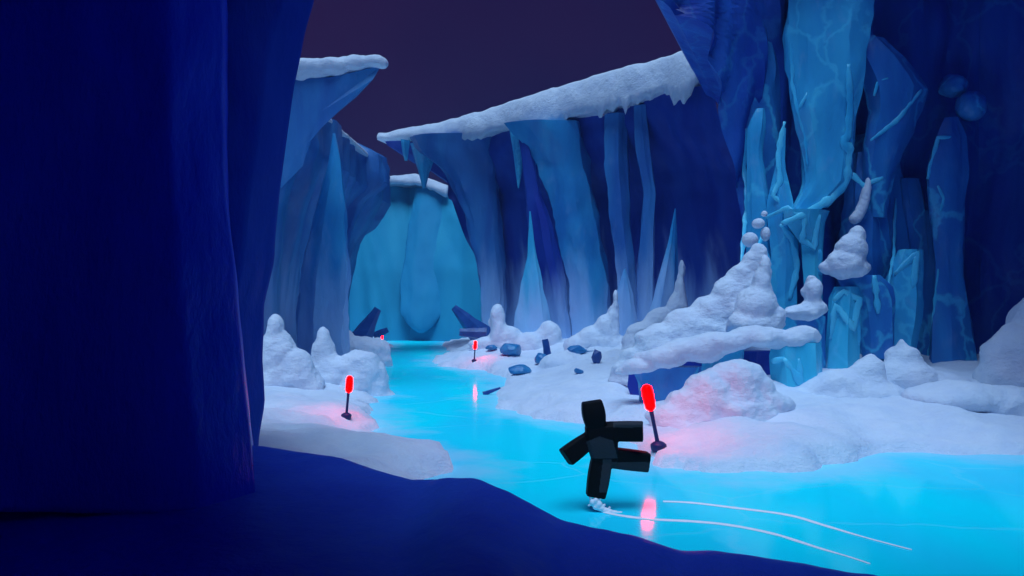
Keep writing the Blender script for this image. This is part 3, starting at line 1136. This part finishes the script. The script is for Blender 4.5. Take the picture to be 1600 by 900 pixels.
drift('long snow slope climbing from the bank to the corner of the right cliff',
      [(1186, 392, 13, 16), (1176, 412, 17, 22), (1160, 436, 22, 26), (1140, 460, 26, 28), (1112, 486, 34, 24), (1076, 506, 38, 24), (1040, 532, 44, 26), (1005, 556, 36, 18), (978, 572, 20, 10), (1130, 500, 34, 20), (1090, 530, 50, 26)], 25.2, 1, base=1)
for i, (lab, bl) in enumerate([('small snow ball at the top of the long slope', [(1185, 349, 10, 8)]), ('tiny snow ball above the small one at the corner of the right cliff', [(1194, 334, 6, 5)]),
                               ('snow lump resting on the top end of the long slope', [(1172, 375, 13, 12), (1196, 366, 8, 12)])]):
    drift(lab, bl, 25.8, 40 + i, 'loose snow lumps above the long slope', amp=.04, rag=0)
drift('flat snow shelf lying on the cyan and blue ice blocks', [(1256, 526, 27, 17), (1225, 532, 40, 14), (1180, 526, 50, 18), (1130, 534, 50, 18), (1085, 545, 48, 22), (1040, 560, 40, 18), (1000, 574, 32, 12), (972, 580, 16, 6)], 22.3, 2, dep=.9)
drift('pointed snow heap standing on the snow shelf', [(1180, 506, 44, 24), (1182, 478, 32, 32), (1188, 446, 15, 26), (1194, 418, 7, 20), (1205, 498, 24, 22)], 23.6, 3)
drift('rounded snow heap on a ledge left of the cyan crystal', [(1256, 487, 32, 12), (1272, 480, 24, 15), (1270, 458, 16, 22), (1268, 436, 8, 8)], 24.9, 4)
drift('big bell shaped snow heap on the ledge above the cyan crystal', [(1322, 412, 31, 24), (1336, 418, 24, 18), (1332, 390, 26, 24), (1342, 368, 13, 16)], 25.4, 19)
drift('small trickle of snow above the bell shaped heap', [(1337, 342, 10, 8), (1341, 336, 9, 9), (1345, 328, 8.5, 10), (1348, 320, 7.5, 11), (1351, 311, 7, 12), (1353, 302, 6, 12), (1355, 294, 5, 11), (1356, 286, 4, 10)], 26.9, 6, amp=.05, rag=0)
drift('snow mound in the hollow under the snow shelf, behind the near lamp', [(1110, 612, 44, 34), (1150, 590, 44, 28), (1180, 606, 34, 26), (1080, 632, 40, 30), (1050, 650, 40, 26), (1200, 630, 40, 22)], 19.6, 7, 'snow mounds on the right bank', base=1)
drift('wide snow mound below the cyan crystal', [(1310, 606, 56, 28), (1355, 580, 28, 22), (1270, 625, 50, 24), (1350, 620, 70, 30), (1360, 565, 10, 14)], 22.0, 8, 'snow mounds on the right bank', base=1)
drift('peaked snow mound at the foot of the leaning crystal', [(1412, 596, 52, 38), (1412, 566, 30, 28), (1412, 548, 12, 16), (1408, 536, 6, 10), (1460, 610, 60, 30)], 22.5, 9, 'snow mounds on the right bank', base=1)
drift('long low snow mound along the right bank near the frame edge', [(1490, 625, 80, 28), (1550, 630, 70, 30), (1600, 640, 70, 34), (1660, 640, 60, 40)], 20.5, 10, 'snow mounds on the right bank', base=1)
drift('dim snow mound standing in for pale mist at the right edge, against the dark cliff', [(1600, 560, 46, 60), (1640, 520, 60, 70), (1570, 600, 50, 40), (1560, 560, 26, 36), (1700, 560, 80, 90)], 23.5, 11, 'snow mounds on the right bank', base=1)  # rising mist at the right edge built as a solid snow heap
LGp = 'snow mounds on the left bank'
drift('high snow mound against the dark wall on the left bank', [(430, 520, 12, 30), (438, 550, 24, 34), (428, 560, 30, 40), (462, 575, 32, 30), (430, 595, 36, 26), (470, 600, 40, 18)], 27.5, 12, LGp, base=1)
drift('lumpy snow mound at the foot of the bowed teal column', [(504, 532, 10, 22), (506, 555, 20, 26), (520, 578, 40, 24), (560, 568, 34, 22), (588, 585, 20, 16), (480, 596, 36, 18), (556, 594, 44, 18)], 29.5, 13, LGp, base=1)
drift('low snow mound at the foot of the dark column near the far opening', [(560, 545, 40, 20), (590, 545, 18, 18), (530, 540, 30, 30)], 44, 14, LGp, base=1)
drift('low pinkish snow mound beside the left lamp', [(440, 650, 40, 14), (490, 640, 40, 12), (430, 668, 30, 16)], 22.6, 16, LGp, amp=.06, base=1)
MGp = 'snow banked against the middle cliff'
drift('snow drift with a thin upright horn against the right end of the middle cliff', [(1065, 424, 4, 20), (1062, 452, 7, 24), (1056, 484, 14, 26), (1032, 502, 26, 22), (1015, 522, 38, 24), (1050, 525, 30, 26)], 38.5, 17, MGp, base=1)
drift('ragged snow drift at the foot of the wide pale column', [(962, 470, 4, 18), (956, 500, 9, 24), (945, 520, 16, 30), (925, 535, 26, 26), (905, 545, 24, 22), (960, 545, 34, 22)], 42, 18, MGp, base=1)
drift('snow drift between the teal spike and the dull blue column', [(778, 500, 12, 26), (790, 530, 26, 22), (830, 540, 34, 22), (858, 530, 20, 30), (870, 548, 26, 20), (760, 540, 24, 14)], 46, 19, MGp, base=1)
drift('low snow drift by the ice boulders on the right bank', [(880, 570, 40, 20), (930, 575, 40, 22), (980, 570, 50, 26), (850, 590, 40, 16)], 36, 20, MGp, base=1)

# ------------------------------------------------------------------ boulders and slabs
def boulder(label, x, y, rx, ry, mat, Y=None, seed=0, group='ice boulders on the snow banks'):
    Yh = Y or hit(x, y + ry * .6).y - .15
    import bmesh
    rnd = random.Random(seed * 17 + 2)
    c = P(x, y, Yh)
    k = Yh / F
    bm = bmesh.new()
    for _ in range(26):
        d = Vector((rnd.gauss(0, 1), rnd.gauss(0, 1), rnd.gauss(0, 1))).normalized()
        bm.verts.new(c + Vector((d.x * rx * k, d.y * (rx + ry) / 2 * k, d.z * ry * k)) * rnd.uniform(.88, 1.08))
    h = bmesh.ops.convex_hull(bm, input=bm.verts)
    bmesh.ops.delete(bm, geom=[g_ for g_ in h['geom_interior'] if isinstance(g_, bmesh.types.BMVert)], context='VERTS')
    bmesh.ops.bevel(bm, geom=list(bm.edges), offset=rx * k * .06, segments=2, affect='EDGES', profile=.6)
    bm.verts.index_update()
    vf = ([v_.co.copy() for v_ in bm.verts], [tuple(v_.index for v_ in f_.verts) for f_ in bm.faces])
    bm.free()
    tag(obj('boulder', vf, mat, sharp=20), label, 'boulder', group)


boulder('largest teal ice boulder on the right bank, beside the farther lamp', 799, 547, 20, 12, ROCK, None, 1)
boulder('small teal boulder touching the lamp side of the largest one', 768, 543, 10, 6, ROCK, None, 2)
boulder('flat teal boulder below the largest one', 811, 578, 21, 9, ROCK, None, 3)
boulder('snow splashed blue boulder right of the upright slab', 846, 562, 12, 11, ROCK, None, 4)
boulder('rounded blue boulder half sunk in the snow at the foot of the navy column', 900, 548, 17, 10, ROCK, None, 5)
boulder('dark upright boulder in the snow right of the rounded one', 932, 558, 9, 14, DARKROCK, None, 6)
boulder('smallest blue boulder low in the snow of the right bank', 905, 579, 9, 6, ROCK, None, 7)
boulder('lone teal boulder on the snow mound of the left bank', 485, 576, 18, 10, ROCK, None, 8)
SGp = 'dark slabs leaning by the far opening'


def slab(label, a, b, w0, w1, Y, seed, mat=DARKROCK, group=SGp):
    s = Y / F
    tag(obj('ice_slab', prism(P(*a, Y), P(*b, Y), w0 * s, w1 * s, 6, seed), mat, sharp=20), label, 'ice slab', group)


slab('dark pointed slab leaning right at the left side of the far opening', (552, 545), (590, 482), 24, 6, 50, 1)
slab('small dark slab lying above the farthest lamp', (584, 525), (606, 515), 6, 4, 52, 2)
slab('dark slab leaning left at the right side of the far opening', (760, 530), (709, 480), 24, 6, 50, 3)
slab('short dark slab lying at the foot of the left leaning slab', (760, 523), (718, 520), 10, 6, 47, 4)
slab('thin dark slab standing upright among the boulders of the right bank', (858, 565), (852, 530), 8, 5, 38.5, 5, DARKROCK)
# slivers of dark ice lying flat at the water's edge
slab('sliver of dark ice lying on the river edge near the orange reflection', (755, 616), (782, 606), 4, 1.5, 29.5, 6, DARKROCK, None)

# ------------------------------------------------------------------ lamps
def lamp(label, base, h, tilt, foot=True, seed=0):
    e = empty('lamp_post', base)
    tag(e, label, 'lamp post', 'red lamps along the frozen river')
    ax = Vector((tilt, 0, 1)).normalized()
    pts = [base + ax * (h * t) for t in (0, .15, .35, .55, .64)]
    obj('pole', tube(pts, [h * .036, h * .033, h * .030, h * .033, h * .036], 12), POLE, e, sharp=40)
    obj('base', lathe([(.0 + h * .06, -.12), (h * .115, -.06), (h * .13, .02), (h * .125, h * .05), (h * .08, h * .085), (h * .045, h * .10)], base, 20), POLE, e, sharp=40)
    c = base + ax * (h * .60)
    hh = h * .42
    prof = [(.03, 0), (.055, .03), (.082, .12), (.090, .30), (.092, .55), (.088, .75), (.074, .90), (.050, .97), (.02, 1.0)]
    obj('lamp_head', lathe([(r * h * .98, t * hh) for r, t in prof], c, 24, ax, .18, seed), LAMP, e)
    return e


def base_at(x, y):
    return hit(x, y)


b1 = base_at(1029, 699)
lamp('largest red lamp on a dark post, on the right bank beside the leaping figure', b1, 98 * b1.y / F, -.20, seed=1)
b2 = base_at(541, 651)
lamp('red lamp on a thin dark post on the pinkish left bank', b2, 63 * b2.y / F, .09, seed=4)
b3 = base_at(741, 564)
lamp('small red lamp farther away on the pink right bank near the boulders', b3, 31 * b3.y / F, .06, seed=7)
b4 = base_at(597, 539)
lamp('tiny farthest red lamp under the small dark slab at the left of the far opening', b4, 15 * b4.y / F, .02, seed=9)
print('LAMPS', b1, b2, b3, b4)

# ------------------------------------------------------------------ the leaping figure
def box_limb(p0, p1, w0, w1, d0, d1, e=Vector((0, 1, 0)), bulge=.06):
    """square cut limb, slightly barrelled"""
    ax = (p1 - p0).normalized()
    w = e.cross(ax).normalized()
    d = ax.cross(w).normalized()
    V, Fc = [], []
    K = 8
    prof = [(-1, -.82), (-.82, -1), (.82, -1), (1, -.82), (1, .82), (.82, 1), (-.82, 1), (-1, .82)]
    for k in range(K + 1):
        t = k / K
        b = 1 + bulge * math.sin(math.pi * t)
        for (a, c) in prof:
            V.append(p0.lerp(p1, t) + w * a * (w0 + (w1 - w0) * t) * b + d * c * (d0 + (d1 - d0) * t) * b)
    n = len(prof)
    for k in range(K):
        for i in range(n):
            a, b = k * n + i, k * n + (i + 1) % n
            Fc.append((a, b, b + n, a + n))
    Fc.append(tuple(reversed(range(n))))
    Fc.append(tuple(range(K * n, K * n + n)))
    return V, Fc


py = 12.75
s = py / F
parts = []


def Q(x, y, dy=0):
    p = P(x, y, py)
    p.y += dy
    return p


parts.append(box_limb(Q(932, 676), Q(924.5, 627, .02), 12 * s, 15.2 * s, .13, .16, bulge=.28))        # head in a hood
parts.append(box_limb(Q(938, 666), Q(945, 728), 24 * s, 17 * s, .15, .14, bulge=.12))               # chest to hips
parts.append(box_limb(Q(946, 674, .02), Q(1003, 672.5, -.10), 14 * s, 14.8 * s, .12, .13, bulge=.03))      # arm out to the right
parts.append(box_limb(Q(922, 686, .02), Q(883, 712.5, -.12), 12 * s, 14.5 * s, .10, .13, bulge=.06))    # arm down to the left
parts.append(box_limb(Q(948, 714, 0), Q(1013.5, 723.5, .10), 15 * s, 14.8 * s, .13, .14, bulge=.04))     # leg kicked out
parts.append(box_limb(Q(941, 710, 0), Q(930, 775, -.04), 15 * s, 14.5 * s, .13, .14, bulge=.12))   # leg under the body
V, Fc = [], []
for v, f in parts:
    b = len(V)
    V += v
    Fc += [tuple(k + b for k in q) for q in f]
v, f, nn = remesh(V, Fc, .014, 3)
body = obj('person', (v, f), [BLACK, GREY], sharp=50)
tag(body, 'black blocky figure leaping over the frozen river with arms and one leg flung wide', 'person')
# charcoal midriff panel, and facet shading painted grey on the limbs
org = body.location
t0, t1 = Q(934, 682), Q(945, 722)
for p in body.data.polygons:
    c = p.center + org
    px = 800 + c.x / c.y * F
    pyy = HY - (c.z - H) / c.y * F
    ax = (pyy - 682) / 40
    xm = 934 + 11 * ax
    if 682 < pyy < 716 and xm - 20 < px < xm + 22 and (pyy - 682) > abs(px - xm - 3) * .35:
        p.material_index = 1
    elif pyy > 718 and px < 956 and px > 942 - (pyy - 718) * .12 and pyy < 770:
        p.material_index = 1
    elif px > 955 and pyy > 722:
        p.material_index = 1
    elif px > 958 and pyy < 668:
        p.material_index = 1
    elif px < 905 and (pyy - 690) < -(px - 893) * .8:
        p.material_index = 0

# spray of ice chips under the foot, and the two curved tracks on the ice
def ground_pt(x, y, z=0.0):
    Y = (H - z) * F / (y - HY)
    return Vector(((x - 800) / F * Y, Y, z))


sp = ground_pt(938, 797)
V, Fc = [], []
pieces = [(927, 786, 3.5, 4), (931, 783, 3.5, 4), (935, 789, 4.5, 4.5), (932, 793, 4.5, 3.5), (938, 795, 5, 3.5), (943, 798, 5, 3), (949, 800, 5, 2.4), (956, 801.5, 5, 2), (963, 802.5, 5, 1.6),
          (924, 779, 1.6, 1.8), (937, 780, 1.5, 2), (943, 790, 1.6, 1.4), (950, 794, 1.4, 1.2), (922, 791, 1.5, 1.2)]
o = obj('ice_spray', heap([(934 + (q[0] - 934) * 1.15, 790 + (q[1] - 791) * 1.0, q[2] * 1.35, q[3] * 1.35, sp.y - .12) for q in pieces], seed=3, voxel=.012, amp=.006, sm=2, rag=.5), TRACK)
tag(o, 'white spray of ice chips kicked up under the figure', 'ice spray')


def track(label, pts, w):
    A = [ground_pt(*p) for p in pts]
    fine = []
    k = len(A)
    N_ = 90
    for i in range(N_ + 1):
        u = i / N_ * (k - 1)
        j = min(int(u), k - 2)
        t = u - j
        p0, p1, p2, p3 = A[max(j - 1, 0)], A[j], A[j + 1], A[min(j + 2, k - 1)]
        fine.append(.5 * ((2 * p1) + (p2 - p0) * t + (2 * p0 - 5 * p1 + 4 * p2 - p3) * t * t + (3 * p1 - p0 - 3 * p2 + p3) * t ** 3))
    V, Fc = [], []
    for i, p in enumerate(fine):
        a = fine[max(i - 1, 0)]
        b = fine[min(i + 1, N_)]
        d = (b - a).normalized()
        nrm = Vector((-d.y, d.x, 0))
        t = i / N_
        ww = w * (.25 + .75 * math.sin(math.pi * min(1, t * 1.1 + .1)) ** .6 if t < .98 else .1) * (1 + .25 * noise.noise(Vector((i * .3, w * 90, 0))))
        for (a_, z_) in ((-1, .004), (-.45, .016), (.45, .016), (1, .004)):
            V.append(p + nrm * ww * a_ + Vector((0, 0, z_)))
    for i in range(N_):
        for c in range(3):
            a = i * 4 + c
            Fc.append((a, a + 1, a + 5, a + 4))
    tag(obj('skate_track', (V, Fc), TRACK), label, 'skate track', 'skate tracks on the ice')


track('curved white skate track on the ice leading from the spray under the figure', [(942, 800), (970, 806), (1020, 812), (1080, 815), (1140, 821), (1210, 835), (1280, 857), (1330, 872), (1360, 882)], .055)
track('curved white skate track on the ice farther from the near bank', [(1036, 784), (1080, 786), (1140, 793), (1230, 805), (1290, 822), (1350, 840), (1425, 860)], .055)

# ------------------------------------------------------------------ frosty air
import bmesh
bm = bmesh.new()
bmesh.ops.create_cube(bm, size=1)
for v_ in bm.verts:
    v_.co = Vector((v_.co.x * 900, v_.co.y * 800 + 280, v_.co.z * 42 + 10))
hv, hf = [v_.co.copy() for v_ in bm.verts], [tuple(x.index for x in f_.verts) for f_ in bm.faces]
bm.free()
mh = bpy.data.materials.new('frosty_air')
mh.use_nodes = True
nh = mh.node_tree.nodes
nh.remove(nh['Principled BSDF'])
pv = nh.new('ShaderNodeVolumePrincipled')
pv.inputs['Color'].default_value = (.25, .5, 1, 1)
pv.inputs['Density'].default_value = HAZE
pv.inputs['Anisotropy'].default_value = .2
mh.node_tree.links.new(pv.outputs[0], nh['Material Output'].inputs['Volume'])
hz = obj('haze', (hv, hf), mh, smooth=False)
tag(hz, 'thin blue frosty air filling the ice canyon', 'haze', kind='stuff')

# ------------------------------------------------------------------ camera, sky, moonlight
cd = bpy.data.cameras.new('camera')
cd.lens = 28
cd.sensor_width = 36
cd.shift_y = 30 / 1600
cd.clip_end = 2000
cam = bpy.data.objects.new('camera', cd)
C.objects.link(cam)
cam.location = (0, 0, H)
cam.rotation_euler = (math.radians(90), 0, 0)
S.camera = cam

sun_dir = Vector((-.06, -.30, .95)).normalized()
el = math.asin(sun_dir.z)
W = bpy.data.worlds.new('World')
S.world = W
W.use_nodes = True
N, L = W.node_tree.nodes, W.node_tree.links
bg = N['Background']
sky = N.new('ShaderNodeTexSky')
sky.sky_type = 'NISHITA'
sky.sun_disc = False
sky.sun_elevation = el
sky.sun_rotation = math.atan2(sun_dir.x, sun_dir.y)
bg.inputs['Strength'].default_value = 0.05
mul = N.new('ShaderNodeMix')
mul.data_type = 'RGBA'
mul.blend_type = 'MULTIPLY'
mul.inputs['Factor'].default_value = 1
mul.inputs[7].default_value = (.012, .004, .012, 1)
L.new(sky.outputs[0], mul.inputs[6])
tc = N.new('ShaderNodeTexCoord')
nz = N.new('ShaderNodeTexNoise')
nz.inputs['Scale'].default_value = 2.2
nz.inputs['Detail'].default_value = 3
L.new(tc.outputs['Generated'], nz.inputs['Vector'])
rp = N.new('ShaderNodeValToRGB')
rp.color_ramp.elements[0].color = (.17, .0, .64, 1)
rp.color_ramp.elements[1].color = (.35, .04, .72, 1)
rp.color_ramp.elements[0].position = .35
rp.color_ramp.elements[1].position = .65
L.new(nz.outputs['Fac'], rp.inputs['Fac'])
ad = N.new('ShaderNodeMix')
ad.data_type = 'RGBA'
ad.blend_type = 'ADD'
ad.inputs['Factor'].default_value = 1
L.new(rp.outputs[0], ad.inputs[6])
L.new(mul.outputs[2], ad.inputs[7])
L.new(ad.outputs[2], bg.inputs['Color'])

sl = bpy.data.lights.new('moonlight', 'SUN')
sl.energy = 3.2
sl.angle = math.radians(42)
sl.color = (.46, .69, 1.0)
so = bpy.data.objects.new('moonlight', sl)
C.objects.link(so)
so.rotation_euler = sun_dir.to_track_quat('Z', 'Y').to_euler()
so.location = (0, 20, 60)

S.view_settings.view_transform = 'Standard'
S.view_settings.look = 'None'
S.view_settings.gamma = 1
S.view_settings.use_curve_mapping = False
S.view_settings.exposure = 0
S.render.engine = 'CYCLES'
S.cycles.use_denoising = True
S.cycles.max_bounces = 8
S.cycles.diffuse_bounces = 5
S.cycles.sample_clamp_indirect = 4
